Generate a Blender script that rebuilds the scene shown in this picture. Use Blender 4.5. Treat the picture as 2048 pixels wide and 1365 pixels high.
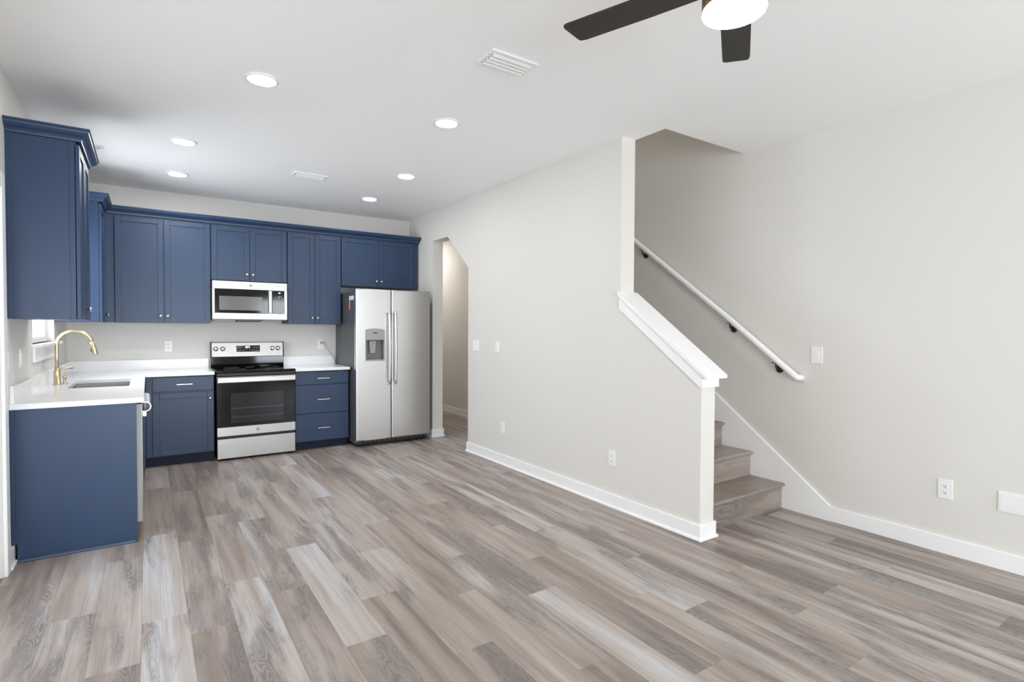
import bpy, bmesh, math, random
from mathutils import Vector, Matrix

S = bpy.context.scene
for o in list(bpy.data.objects):
    bpy.data.objects.remove(o, do_unlink=True)
COL = S.collection
R = math.radians

# ------------------------------------------------------------------ camera
XL, XR, T, H = -3.579, 1.092, 0.14, 2.788      # left wall, right wall, stair-wall thickness, ceiling
Y_END, Y_LOW, Y_HEAD = -3.914, -4.632, -4.20   # full wall end, low wall end, stairwell header
Y_FRONT = -10.2                                 # wall behind the camera
cd = bpy.data.cameras.new('camera')
cam = bpy.data.objects.new('camera', cd)
COL.objects.link(cam)
cd.sensor_fit = 'HORIZONTAL'
cd.sensor_width = 36.0
cd.lens = 36.0 * 1076.85 / 2048
cd.clip_start = 0.05
r2 = Vector((0.82827321, -0.56030429, 0.00475278))
u2 = Vector((0.00871981, 0.02137035, 0.9997336))
bk = Vector((-0.56025659, -0.82801112, 0.02258623))
m = Matrix.Identity(4)
for i in range(3):
    m[i][0], m[i][1], m[i][2] = r2[i], u2[i], bk[i]
m.translation = (-2.9239, -6.7933, 1.3575)
cam.matrix_world = m
S.camera = cam

# ------------------------------------------------------------------ world, daylight, exposure
S.view_settings.view_transform = 'Standard'
S.view_settings.look = 'None'
S.view_settings.gamma = 1.0
S.view_settings.use_curve_mapping = False
S.view_settings.exposure = 0.44
S.cycles.use_denoising = True
S.cycles.max_bounces = 12
S.cycles.diffuse_bounces = 12
S.cycles.glossy_bounces = 4
S.cycles.transmission_bounces = 6
S.cycles.transparent_max_bounces = 12
S.cycles.caustics_reflective = False
S.cycles.caustics_refractive = False
S.cycles.sample_clamp_indirect = 6.0

W = bpy.data.worlds.new('world')
S.world = W
W.use_nodes = True
bg = W.node_tree.nodes['Background']
bg.inputs[0].default_value = (0.86, 0.93, 1.0, 1)
bg.inputs[1].default_value = 1.45

def window_light(name, loc, rot, sx, sy, power, col):
    ld = bpy.data.lights.new(name, 'AREA')
    ld.shape = 'RECTANGLE'
    ld.size, ld.size_y = sx, sy
    ld.energy = power
    ld.color = col
    o = bpy.data.objects.new(name, ld)
    o.location = loc
    o.rotation_euler = rot
    COL.objects.link(o)
    o['kind'] = 'helper'
    return o

DAY = (0.86, 0.94, 1.0)
window_light('daylight_left', (XL - 0.28, -3.80, 1.08), (0, R(-90), 0), 2.0, 1.75, 7, DAY)     # area lamp behind the added glazed door, left wall
window_light('daylight_front', (-2.42, Y_FRONT - 0.28, 1.08), (R(90), 0, 0), 1.95, 2.05, 170, DAY)      # area lamp behind the added glazed door, wall behind
window_light('daylight_front_side', (0.2, Y_FRONT - 0.28, 1.5), (R(90), 0, 0), 1.1, 1.3, 54, DAY)  # area lamp behind the added window, wall behind
window_light('daylight_kitchen', (XL - 0.50, -1.38, 1.75), (0, R(-90), 0), 1.5, 1.4, 52, DAY)

# ------------------------------------------------------------------ materials
def srgb(r, g, b):
    f = lambda c: (c / 255 / 12.92) if c / 255 <= 0.04045 else ((c / 255 + 0.055) / 1.055) ** 2.4
    return (f(r), f(g), f(b), 1)

def mat(name, col, rough=0.5, metal=0.0, noise=0.03, nscale=6.0, bump=0.0, bscale=200.0, spec=0.5, coat=0.0, stretch=None, rvar=0.0):
    mt = bpy.data.materials.new(name)
    mt.use_nodes = True
    nt = mt.node_tree
    b = nt.nodes['Principled BSDF']
    b.inputs['Roughness'].default_value = rough
    b.inputs['Metallic'].default_value = metal
    b.inputs['Specular IOR Level'].default_value = spec
    if coat:
        b.inputs['Coat Weight'].default_value = coat
        b.inputs['Coat Roughness'].default_value = 0.1
    tc = nt.nodes.new('ShaderNodeTexCoord')
    mp = nt.nodes.new('ShaderNodeMapping')
    nt.links.new(tc.outputs['Object'], mp.inputs[0])
    if stretch:
        mp.inputs['Scale'].default_value = stretch
    nz = nt.nodes.new('ShaderNodeTexNoise')
    nz.inputs['Scale'].default_value = nscale
    nz.inputs['Detail'].default_value = 4
    nt.links.new(mp.outputs[0], nz.inputs['Vector'])
    mx = nt.nodes.new('ShaderNodeMix')
    mx.data_type = 'RGBA'
    c = col
    mx.inputs[6].default_value = (c[0] * (1 - noise), c[1] * (1 - noise), c[2] * (1 - noise), 1)
    mx.inputs[7].default_value = (min(1, c[0] * (1 + noise)), min(1, c[1] * (1 + noise)), min(1, c[2] * (1 + noise)), 1)
    nt.links.new(nz.outputs['Fac'], mx.inputs[0])
    nt.links.new(mx.outputs[2], b.inputs['Base Color'])
    if rvar:
        mr = nt.nodes.new('ShaderNodeMapRange')
        mr.inputs[3].default_value = rough - rvar
        mr.inputs[4].default_value = rough + rvar
        nt.links.new(nz.outputs['Fac'], mr.inputs[0])
        nt.links.new(mr.outputs[0], b.inputs['Roughness'])
    if bump:
        n2 = nt.nodes.new('ShaderNodeTexNoise')
        n2.inputs['Scale'].default_value = bscale
        n2.inputs['Detail'].default_value = 3
        nt.links.new(mp.outputs[0], n2.inputs['Vector'])
        bp = nt.nodes.new('ShaderNodeBump')
        bp.inputs['Strength'].default_value = bump
        bp.inputs['Distance'].default_value = 0.002
        nt.links.new(n2.outputs['Fac'], bp.inputs['Height'])
        nt.links.new(bp.outputs[0], b.inputs['Normal'])
    return mt

def emit(name, col, strength):
    mt = bpy.data.materials.new(name)
    mt.use_nodes = True
    b = mt.node_tree.nodes['Principled BSDF']
    b.inputs['Base Color'].default_value = (0.8, 0.8, 0.8, 1)
    b.inputs['Emission Color'].default_value = (*col, 1)
    b.inputs['Emission Strength'].default_value = strength
    return mt

def glass_mat(name, tint=(1, 1, 1), refl=1.0):
    mt = bpy.data.materials.new(name)
    mt.use_nodes = True
    nt = mt.node_tree
    nt.nodes.clear()
    out = nt.nodes.new('ShaderNodeOutputMaterial')
    lw = nt.nodes.new('ShaderNodeLayerWeight')
    lw.inputs[0].default_value = 0.5
    pw = nt.nodes.new('ShaderNodeMath')
    pw.operation = 'POWER'
    pw.inputs[1].default_value = 4.0
    nt.links.new(lw.outputs['Facing'], pw.inputs[0])
    fr = nt.nodes.new('ShaderNodeMapRange')
    fr.inputs[3].default_value = 0.03
    fr.inputs[4].default_value = 0.75
    nt.links.new(pw.outputs[0], fr.inputs[0])
    tr = nt.nodes.new('ShaderNodeBsdfTransparent')
    tr.inputs[0].default_value = (*tint, 1)
    gl = nt.nodes.new('ShaderNodeBsdfGlossy')
    gl.inputs['Roughness'].default_value = 0.01
    mx = nt.nodes.new('ShaderNodeMixShader')
    nt.links.new(fr.outputs[0], mx.inputs[0])
    nt.links.new(tr.outputs[0], mx.inputs[1])
    nt.links.new(gl.outputs[0], mx.inputs[2])
    nt.links.new(mx.outputs[0], out.inputs[0])
    return mt

M = {}
M['wall'] = mat('wall_paint', (0.755, 0.735, 0.70, 1), 0.62, noise=0.012, nscale=1.5, bump=0.06, bscale=160, spec=0.3)
M['ceiling'] = mat('ceiling_paint', (0.965, 0.965, 0.965, 1), 0.8, noise=0.01, nscale=1.2, bump=0.08, bscale=120, spec=0.2)
M['trim'] = mat('white_trim', (0.92, 0.92, 0.925, 1), 0.38, noise=0.01)
M['navy'] = mat('navy_paint', (0.023, 0.048, 0.106, 1), 0.34, noise=0.05, nscale=3, bump=0.02, bscale=300, spec=0.42)
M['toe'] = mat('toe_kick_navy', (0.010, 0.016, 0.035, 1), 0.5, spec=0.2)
M['brass'] = mat('champagne_knob', (0.72, 0.66, 0.54, 1), 0.25, 1.0)
M['gold'] = mat('brushed_gold', (0.72, 0.60, 0.38, 1), 0.30, 1.0, nscale=40)
M['quartz'] = mat('white_quartz', (0.92, 0.92, 0.93, 1), 0.18, noise=0.02, nscale=9)
M['steel'] = mat('stainless', (0.44, 0.43, 0.415, 1), 0.33, 1.0, noise=0.02, nscale=4)
M['steelv'] = mat('stainless_fridge', (0.70, 0.695, 0.685, 1), 0.30, 1.0, noise=0.02, nscale=4)
M['chrome'] = mat('polished_metal', (0.75, 0.75, 0.75, 1), 0.15, 1.0)
M['blackglass'] = mat('black_glass', (0.003, 0.003, 0.0035, 1), 0.06, spec=0.35)
M['ovenwin'] = mat('oven_window', (0.018, 0.018, 0.021, 1), 0.10, spec=0.4, noise=0.2, nscale=3)
M['mesh'] = mat('microwave_screen', (0.115, 0.115, 0.115, 1), 0.14, noise=0.1, nscale=300)
M['black'] = mat('black_plastic', (0.012, 0.012, 0.013, 1), 0.45)
M['case'] = mat('charcoal_case', (0.075, 0.078, 0.085, 1), 0.42, noise=0.08, nscale=80, bump=0.1, bscale=500)
M['grey'] = mat('grey_plastic', (0.36, 0.365, 0.37, 1), 0.35)
M['darkgrey'] = mat('dark_grey_plastic', (0.09, 0.09, 0.095, 1), 0.4)
M['plate'] = mat('white_plastic', (0.88, 0.88, 0.88, 1), 0.3, noise=0.008)
M['slot'] = mat('slot_dark', (0.03, 0.03, 0.03, 1), 0.5)
M['bronze'] = mat('fan_bronze', (0.085, 0.058, 0.036, 1), 0.38, noise=0.1, nscale=20)
M['blade'] = mat('fan_blade', (0.024, 0.021, 0.019, 1), 0.42, noise=0.15, nscale=30, stretch=(1, 1, 1))
M['iron'] = mat('bracket_iron', (0.05, 0.048, 0.046, 1), 0.45, 0.6)
M['lamp'] = emit('lamp_white', (1.0, 0.97, 0.94), 135.0)
M['lampsoft'] = emit('lamp_white_dimmed', (1.0, 0.97, 0.94), 62.0)
M['lampoff'] = mat('lamp_unlit', (0.7, 0.7, 0.7, 1), 0.4)
M['fanlamp'] = emit('fan_lamp_warm', (1.0, 0.82, 0.58), 30.0)
M['digit'] = emit('display_digits', (0.92, 0.97, 1.0), 2.2)
M['mark'] = mat('printed_mark', (0.42, 0.42, 0.43, 1), 0.5)
M['rack'] = mat('oven_rack', (0.10, 0.10, 0.10, 1), 0.4)
M['recess'] = mat('recess_grey', (0.19, 0.19, 0.195, 1), 0.4)
M['sticker'] = mat('white_paper', (0.8, 0.8, 0.78, 1), 0.6)
M['orange'] = mat('orange_tag', (0.75, 0.30, 0.09, 1), 0.6)
M['vent_shade'] = mat('vent_shadow_grey', (0.22, 0.22, 0.22, 1), 0.6)
M['glass'] = glass_mat('window_glass')
M['cord'] = mat('grey_cord', (0.45, 0.45, 0.45, 1), 0.5)

def floor_material(name, attr=True):
    mt = bpy.data.materials.new(name)
    mt.use_nodes = True
    nt = mt.node_tree
    N, L = nt.nodes, nt.links
    b = N['Principled BSDF']
    b.inputs['Specular IOR Level'].default_value = 0.45
    at = N.new('ShaderNodeAttribute')
    at.attribute_name = 'plank'
    sep = N.new('ShaderNodeSeparateXYZ')
    L.new(at.outputs['Vector'], sep.inputs[0])
    uv = N.new('ShaderNodeUVMap')
    uv.uv_map = 'UVMap'
    us = N.new('ShaderNodeSeparateXYZ')
    L.new(uv.outputs[0], us.inputs[0])
    def math_(op, a, c, v=None):
        n = N.new('ShaderNodeMath')
        n.operation = op
        for k, s in enumerate((a, c)):
            if s is None:
                continue
            if isinstance(s, (int, float)):
                n.inputs[k].default_value = s
            else:
                L.new(s, n.inputs[k])
        return n.outputs[0]
    seed = math_('MULTIPLY', sep.outputs[1], 53.0)
    def coord(sx, sy, off):
        c = N.new('ShaderNodeCombineXYZ')
        L.new(math_('MULTIPLY', us.outputs[0], sx), c.inputs[0])
        L.new(math_('MULTIPLY', us.outputs[1], sy), c.inputs[1])
        L.new(math_('ADD', seed, off), c.inputs[2])
        return c.outputs[0]
    def noise(co, scale, detail, dist=0.0, rough=0.5):
        n = N.new('ShaderNodeTexNoise')
        n.inputs['Scale'].default_value = scale
        n.inputs['Detail'].default_value = detail
        n.inputs['Distortion'].default_value = dist
        n.inputs['Roughness'].default_value = rough
        L.new(co, n.inputs['Vector'])
        return n.outputs['Fac']
    def rng(x, a, c, d=0.0, e=1.0):
        n = N.new('ShaderNodeMapRange')
        n.interpolation_type = 'SMOOTHSTEP'
        for k, v in enumerate((a, c, d, e)):
            n.inputs[k + 1].default_value = v
        L.new(x, n.inputs[0])
        return n.outputs[0]
    def mix(f, a, c, mode='MIX'):
        n = N.new('ShaderNodeMix')
        n.data_type = 'RGBA'
        n.blend_type = mode
        L.new(f, n.inputs[0]) if not isinstance(f, float) else setattr(n.inputs[0], 'default_value', f)
        for k, s in ((6, a), (7, c)):
            if isinstance(s, tuple):
                n.inputs[k].default_value = s
            else:
                L.new(s, n.inputs[k])
        return n.outputs[2]
    # broad tone bands running along the plank
    n1 = noise(coord(11.0, 0.62, 0.0), 1.0, 4.0, 0.35, 0.55)
    f1 = math_('ADD', math_('MULTIPLY', math_('SUBTRACT', n1, 0.5), 1.5), math_('ADD', math_('MULTIPLY', sep.outputs[0], 0.64), 0.19))
    cr = N.new('ShaderNodeValToRGB')
    e = cr.color_ramp.elements
    e[0].position, e[0].color = 0.10, srgb(130, 118, 109)
    e[1].position, e[1].color = 0.92, srgb(192, 191, 193)
    for p_, c_ in ((0.32, srgb(150, 137, 128)), (0.52, srgb(166, 154, 146)), (0.72, srgb(180, 172, 166))):
        q = cr.color_ramp.elements.new(p_)
        q.color = c_
    L.new(f1, cr.inputs[0])
    col = cr.outputs[0]
    # fine straight grain
    g = noise(coord(160.0, 3.0, 3.0), 1.0, 3.0, 0.0, 0.6)
    col = mix(rng(g, 0.44, 0.72, 0.0, 0.30), col, srgb(120, 108, 100), 'MIX')
    # dark figured streaks: soft mask x distorted bands
    msk = noise(coord(10.0, 1.3, 7.0), 1.0, 3.0, 0.5)
    mk = rng(math_('ADD', msk, math_('MULTIPLY', sep.outputs[2], 0.16)), 0.52, 0.72)
    fld = noise(coord(12.0, 1.2, 11.0), 1.0, 2.0, 0.6)
    rings = math_('SINE', math_('MULTIPLY', fld, 170.0), None)
    rk = rng(rings, -0.4, 1.0, 0.25, 1.0)
    dk = math_('MULTIPLY', mk, rk)
    col = mix(math_('MULTIPLY', dk, 0.62), col, srgb(86, 82, 85))
    col = mix(math_('MULTIPLY', mk, 0.30), col, srgb(112, 106, 108))
    # joint line
    ed = math_('MINIMUM', us.outputs[0], math_('SUBTRACT', 0.1805, us.outputs[0]))
    ej = rng(ed, 0.0006, 0.0020, 0.35, 0.0)
    col = mix(ej, col, srgb(95, 84, 78))
    L.new(col, b.inputs['Base Color'])
    L.new(rng(g, 0.3, 0.7, 0.36, 0.46), b.inputs['Roughness'])
    bpn = N.new('ShaderNodeBump')
    bpn.inputs['Strength'].default_value = 0.08
    bpn.inputs['Distance'].default_value = 0.001
    L.new(g, bpn.inputs['Height'])
    L.new(bpn.outputs[0], b.inputs['Normal'])
    return mt

M['floor'] = floor_material('vinyl_plank')

# ------------------------------------------------------------------ mesh builder
class MB:
    def __init__(self):
        self.bm = bmesh.new()
    def _add(self, other, mtx=None):
        me = bpy.data.meshes.new('tmp')
        other.to_mesh(me)
        other.free()
        if mtx is not None:
            me.transform(mtx)
        self.bm.from_mesh(me)
        bpy.data.meshes.remove(me)
        return self
    def box(self, x0, x1, y0, y1, z0, z1, bev=0.0, seg=1):
        x0, x1 = min(x0, x1), max(x0, x1)
        y0, y1 = min(y0, y1), max(y0, y1)
        z0, z1 = min(z0, z1), max(z0, z1)
        b = bmesh.new()
        bmesh.ops.create_cube(b, size=1.0)
        for v in b.verts:
            v.co = Vector(((x0 + x1) / 2 + v.co.x * (x1 - x0), (y0 + y1) / 2 + v.co.y * (y1 - y0), (z0 + z1) / 2 + v.co.z * (z1 - z0)))
        if bev:
            bev = min(bev, 0.45 * min(x1 - x0, y1 - y0, z1 - z0))
            bmesh.ops.bevel(b, geom=list(b.edges), offset=bev, segments=seg, profile=0.5, affect='EDGES')
        return self._add(b)
    def poly(self, pts, axis, a, c, bev=0.0):
        """extrude outline pts (2D) along axis from a to c; axis x: pts=(y,z); y: pts=(x,z); z: pts=(x,y)"""
        b = bmesh.new()
        def P(p, h):
            return {'x': (h, p[0], p[1]), 'y': (p[0], h, p[1]), 'z': (p[0], p[1], h)}[axis]
        lo = [b.verts.new(P(p, a)) for p in pts]
        hi = [b.verts.new(P(p, c)) for p in pts]
        n = len(pts)
        b.faces.new(lo)
        b.faces.new(hi[::-1])
        for i in range(n):
            j = (i + 1) % n
            b.faces.new((lo[j], lo[i], hi[i], hi[j]))
        bmesh.ops.recalc_face_normals(b, faces=list(b.faces))
        if bev:
            bmesh.ops.bevel(b, geom=list(b.edges), offset=bev, segments=2, profile=0.5, affect='EDGES')
        bmesh.ops.triangulate(b, faces=[f for f in b.faces if len(f.verts) > 4])
        return self._add(b)
    def lathe(self, prof, origin=(0, 0, 0), axis='z', n=32):
        """prof: list of (radius, height) along axis"""
        b = bmesh.new()
        rings = []
        for r, h in prof:
            if r < 1e-6:
                rings.append([b.verts.new((0, 0, h))])
            else:
                rings.append([b.verts.new((r * math.cos(2 * math.pi * k / n), r * math.sin(2 * math.pi * k / n), h)) for k in range(n)])
        for A, B in zip(rings, rings[1:]):
            for k in range(n):
                j = (k + 1) % n
                if len(A) == 1 and len(B) == 1:
                    continue
                if len(A) == 1:
                    b.faces.new((A[0], B[j], B[k]))
                elif len(B) == 1:
                    b.faces.new((A[k], A[j], B[0]))
                else:
                    b.faces.new((A[k], A[j], B[j], B[k]))
        if len(rings[0]) > 1:
            b.faces.new(rings[0][::-1])
        if len(rings[-1]) > 1:
            b.faces.new(rings[-1])
        bmesh.ops.recalc_face_normals(b, faces=list(b.faces))
        for f in b.faces:
            f.smooth = len(f.verts) == 4 or len(f.verts) == 3
        rot = {'z': Matrix.Identity(4), 'x': Matrix.Rotation(R(90), 4, 'Y'), '-y': Matrix.Rotation(R(90), 4, 'X'), '-z': Matrix.Rotation(R(180), 4, 'X'), 'y': Matrix.Rotation(R(-90), 4, 'X'), '-x': Matrix.Rotation(R(-90), 4, 'Y')}[axis]
        return self._add(b, Matrix.Translation(origin) @ rot)
    def tube(self, pts, r, n=14, caps=True, flat=None):
        b = bmesh.new()
        pts = [Vector(p) for p in pts]
        rr = r if isinstance(r, (list, tuple)) else [r] * len(pts)
        rings = []
        prev = None
        for i, p in enumerate(pts):
            d = (pts[min(i + 1, len(pts) - 1)] - pts[max(i - 1, 0)]).normalized()
            if prev is None:
                up = Vector((0, 0, 1)) if abs(d.z) < 0.9 else Vector((0, 1, 0))
                s = d.cross(up).normalized()
            else:
                s = (prev - d * prev.dot(d)).normalized()
            prev = s
            t = s.cross(d).normalized()
            fx_, fy_ = flat if flat else (1, 1)
            rings.append([b.verts.new(p + s * math.cos(2 * math.pi * k / n) * rr[i] * fx_ + t * math.sin(2 * math.pi * k / n) * rr[i] * fy_) for k in range(n)])
        for A, B in zip(rings, rings[1:]):
            for k in range(n):
                f = b.faces.new((A[k], A[(k + 1) % n], B[(k + 1) % n], B[k]))
                f.smooth = True
        if caps:
            b.faces.new(rings[0][::-1])
            b.faces.new(rings[-1])
        bmesh.ops.recalc_face_normals(b, faces=list(b.faces))
        return self._add(b)
    def text(self, s, size, mtx):
        cu = bpy.data.curves.new('tmp', 'FONT')
        cu.body = s
        cu.size = size
        cu.align_x = 'CENTER'
        cu.align_y = 'CENTER'
        cu.extrude = 0.0004
        o = bpy.data.objects.new('tmp', cu)
        COL.objects.link(o)
        dg = bpy.context.evaluated_depsgraph_get()
        me = bpy.data.meshes.new_from_object(o.evaluated_get(dg))
        bpy.data.objects.remove(o)
        bpy.data.curves.remove(cu)
        me.transform(mtx)
        self.bm.from_mesh(me)
        bpy.data.meshes.remove(me)
        return self
    def paint(self, first, idx=1):
        self.bm.faces.ensure_lookup_table()
        for f in self.bm.faces[first:]:
            f.material_index = idx
        return self
    def build(self, name, material, parent=None, origin=None):
        """vertices are given in world space; parent: object whose root sits at root['base']"""
        if parent is not None:
            r = parent
            while r.parent:
                r = r.parent
            org = r.location.copy()
        else:
            org = Vector(origin) if origin is not None else Vector((0, 0, 0))
        me = bpy.data.meshes.new(name)
        bmesh.ops.translate(self.bm, verts=list(self.bm.verts), vec=-org)
        self.bm.to_mesh(me)
        self.bm.free()
        mats = material if isinstance(material, (list, tuple)) else [material]
        for k in mats:
            me.materials.append(M[k])
        o = bpy.data.objects.new(name, me)
        COL.objects.link(o)
        if parent is not None:
            o.parent = parent
        else:
            o.location = org
        return o

def thing(name, label, cat, loc, group=None):
    o = bpy.data.objects.new(name, None)
    o.empty_display_size = 0.1
    COL.objects.link(o)
    o.location = loc
    o['label'] = label
    o['category'] = cat
    if group:
        o['group'] = group
    return o

def tag(o, label, cat, group=None):
    o['label'] = label
    o['category'] = cat
    if group:
        o['group'] = group
    return o

def struct(o, label=None):
    o['kind'] = 'structure'
    if label:
        o['label'] = label
    return o

def copy_tree(o, parent=None):
    c = o.copy()
    COL.objects.link(c)
    if parent is not None:
        c.parent = parent
    for ch in [q for q in bpy.data.objects if q.parent == o]:
        copy_tree(ch, c)
    return c

# ------------------------------------------------------------------ floor of staggered planks
random.seed(7)
PW, PL, PX0 = 0.1805, 1.22, -2.958
ends = {-4: -3.0, -3: -3.387, -2: -3.596, -1: -4.179, 0: -2.618, 1: -2.836, 2: -2.399, 3: -2.638, 4: -3.31, 5: -4.179, 6: -3.616, 7: -3.172,
        8: -3.978, 9: -4.595, 10: -4.252, 11: -4.909, 12: -5.137, 13: -4.57, 14: -5.453, 15: -5.0, 16: -4.2, 17: -5.778, 18: -6.027, 19: -5.482, 20: -5.1, 21: -4.6, 22: -5.6}
tone = {(0, 0): .82, (0, 1): .55, (0, -1): .8, (-1, 0): .5, (-1, -1): .62, (-2, 0): .5, (-3, -1): .8, (-4, -1): .85, (1, 0): .62, (1, -1): .32, (1, 1): .25, (2, 0): .5, (2, -1): .78, (2, 1): .4,
        (3, 0): .62, (3, 1): .7, (3, 2): .25, (3, -1): .55, (3, -2): .6, (4, 0): .78, (4, 1): .5, (4, -1): .5, (5, 0): .3, (5, -1): .62, (6, 0): .5, (6, 1): .62, (6, -1): .35, (7, 0): .3, (7, -1): .5, (7, 1): .75,
        (8, 0): .5, (8, -1): .3, (9, 0): .85, (9, -1): .42, (10, 0): .3, (10, -1): .5, (11, 0): .52, (11, 1): .42, (11, -1): .62, (12, 0): .55, (12, -1): .62, (13, 0): .4, (13, -1): .55,
        (14, 0): .62, (14, -1): .35, (15, 0): .6, (16, 0): .28, (17, 0): .7, (17, 1): .35, (18, 0): .28, (18, -1): .8, (19, 0): .72, (19, -1): .5}
bm = bmesh.new()
uvl = bm.loops.layers.uv.new('UVMap')
pl = bm.faces.layers.float_vector.new('plank')
YB, YT = Y_FRONT, 1.7
for k in range(-4, 23):
    x0, x1 = PX0 + k * PW, PX0 + (k + 1) * PW
    x0c, x1c = max(x0, XL), min(x1, XR)
    if x1c - x0c < 0.002:
        continue
    e0 = ends[k]
    for j in range(-8, 8):
        # plank j lies nearer the camera than its end joint when j <= 0 (end joint = far end of plank 0)
        yb, yt = e0 + (j - 1) * PL, e0 + j * PL
        y0, y1 = max(yb, YB), min(yt, YT)
        if y1 - y0 < 0.002:
            continue
        f = bm.faces.new([bm.verts.new(p) for p in ((x0c, y0, 0), (x1c, y0, 0), (x1c, y1, 0), (x0c, y1, 0))])
        for lp in f.loops:
            lp[uvl].uv = (lp.vert.co.x - x0, lp.vert.co.y - yb)
        t = tone.get((k, j), random.choice([.28, .4, .5, .55, .62, .75, .85]))
        f[pl] = (t, random.random(), random.uniform(-0.3, 0.6) if t > .8 else random.uniform(-0.1, 1.0))
# slab below
mb = MB()
mb.bm.free()
mb.bm = bm
mb.box(XL - 0.1, XR + 0.1, Y_FRONT - 0.1, 1.85, -0.08, -0.001)
floor = struct(mb.build('floor', 'floor'), 'grey brown wood plank floor')

# ------------------------------------------------------------------ shell
def wall(name, mb_, label, m='wall'):
    return struct(mb_.build(name, m), label)

mb = MB()
WX0 = XL - 0.12
WY0, WY1, WZ0, WZ1 = -1.895, -0.86, 1.235, 2.25       # window over the sink
DY0, DY1, DZ1 = -4.70, -2.88, 2.10                     # added glazed door
mb.box(WX0, XL, DY1, WY0, 0, H + .1)
mb.box(WX0, XL, WY0, WY1, 0, WZ0)
mb.box(WX0, XL, WY0, WY1, WZ1, H + .1)
mb.box(WX0, XL, WY1, 0.12, 0, H + .1)
mb.box(WX0, XL, DY0, DY1, DZ1, H + .1)
mb.box(WX0, XL, Y_FRONT - .12, DY0, 0, H + .1)
wall('wall_left', mb, 'greige left wall behind the sink')
wall('wall_back', MB().box(XL, T * .5, 0, 0.12, 0, H + .1), 'greige back wall of the kitchen')

zb = lambda y: 1.600 + 0.73 * (y - Y_END)
mb = MB().poly([(0.0, 0), (-0.713, 0), (-0.713, 2.436), (-1.111, 2.436), (-1.609, 2.03), (-1.609, 0), (Y_LOW, 0), (Y_LOW, zb(Y_LOW)), (Y_END, zb(Y_END)), (Y_END, 5.2), (-0.40, 5.2), (0.0, 5.2)], 'x', 0, T)
wall('wall_middle', mb, 'greige wall between kitchen and stairs with cut corner doorway')
wall('wall_right', MB().box(XR, XR + .12, Y_FRONT - .12, 1.82, 0, 5.3), 'greige right wall along the stairs')
# front wall behind the camera with openings
mb = MB()
fy0, fy1 = Y_FRONT - .12, Y_FRONT
mb.box(WX0, -3.42, fy0, fy1, 0, H + .1)
mb.box(-3.42, -1.42, fy0, fy1, 2.12, H + .1)
mb.box(-1.42, -0.40, fy0, fy1, 0, H + .1)
mb.box(-0.40, 0.80, fy0, fy1, 0, 0.8)
mb.box(-0.40, 0.80, fy0, fy1, 2.2, H + .1)
mb.box(0.80, XR, fy0, fy1, 0, H + .1)
wall('wall_front', mb, 'greige wall behind the camera')
mb = MB()
mb.box(-0.02, XR, 1.70, 1.82, 0, H + .1)
mb.box(-0.02, 0.10, 0.12, 1.70, 0, H + .1)
wall('wall_hall', mb, 'greige end of the hall beyond the doorway')
mb = MB()
mb.box(T, XR, Y_HEAD - .12, Y_HEAD, H + .31, 5.2)
mb.box(T, XR, -0.42, -0.30, H + .31, 5.2)
mb.box(0, T, Y_HEAD - .12, Y_END, H + .31, 5.2)
wall('wall_stairwell', mb, 'walls of the stairwell above the ceiling')
mb = MB()
mb.box(WX0, T * .5, Y_FRONT - .12, 0.12, H, H + .31)
mb.box(T * .5, T, Y_FRONT - .12, Y_END, H, H + .31)
mb.box(T, XR, Y_FRONT - .12, Y_HEAD, H, H + .31)
mb.box(T, XR, -0.42, 1.82, H, H + .31)
mb.box(-0.02, T, 0.0, 1.82, H + .002, H + .31)
struct(mb.build('ceiling', 'ceiling'), 'flat white ceiling')
struct(MB().box(0, XR, Y_HEAD - .12, -0.30, 5.2, 5.3).build('ceiling_stairwell', 'ceiling'), 'ceiling high above the stairs')
# body below the stair: closes the space under it, sloped soffit over the doorway
RISE, RUN, Y0S = 0.194, 0.2615, -4.567
mb = MB().poly([(-4.50, 0), (-1.62, 0), (-1.62, 2.021), (-1.111, 2.436), (-0.62, 2.836), (-0.62, 2.87), (-4.50, 0.02)], 'x', T + .001, XR - .002)
wall('wall_understairs', mb, 'sloped underside of the stairs seen through the doorway')

# baseboards
BH, BT = 0.105, 0.014
def base_run(mb_, x0, x1, y0, y1, shoe=None):
    mb_.box(x0, x1, y0, y1, 0, BH, .003)
    if shoe:
        dx0, dx1, dy0, dy1 = shoe
        mb_.box(x0 + dx0, x1 + dx1, y0 + dy0, y1 + dy1, 0, 0.018, .005, 2)
mb = MB()
q = .011
base_run(mb, -BT, 0, Y_LOW, -1.609, (-q, 0, 0, 0))
base_run(mb, -BT, T + BT, Y_LOW - BT, Y_LOW, (-q, q, -q, 0))
base_run(mb, T, T + BT, Y_LOW, -4.575, (0, q, 0, 0))
base_run(mb, -BT, T + BT, -1.609, -1.609 + BT, (-q, 0, 0, q))
base_run(mb, -BT, 0, -0.713, 0, (-q, 0, 0, 0))
base_run(mb, -BT, T + BT, -0.713 - BT, -0.713, (-q, q, -q, 0))
struct(mb.build('baseboard_middle', 'trim'), 'white baseboard along the stair wall')
mb = MB()
base_run(mb, XR - BT, XR, Y_FRONT, -4.915)
base_run(mb, XR - BT, XR, -1.60, 1.70)
struct(mb.build('baseboard_right', 'trim'), 'white baseboard along the right wall')
mb = MB()
base_run(mb, XL, XL + BT, -2.79, -2.655, (0, q, 0, 0))
base_run(mb, XL, XL + BT, Y_FRONT, -4.80, (0, q, 0, 0))
struct(mb.build('baseboard_left', 'trim'), 'short white baseboard between door casing and end panel')
mb = MB()
base_run(mb, XL, -3.45, Y_FRONT, Y_FRONT + BT)
base_run(mb, -1.38, XR, Y_FRONT, Y_FRONT + BT)
struct(mb.build('baseboard_front', 'trim'), 'white baseboard behind the camera')
mb = MB()
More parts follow.
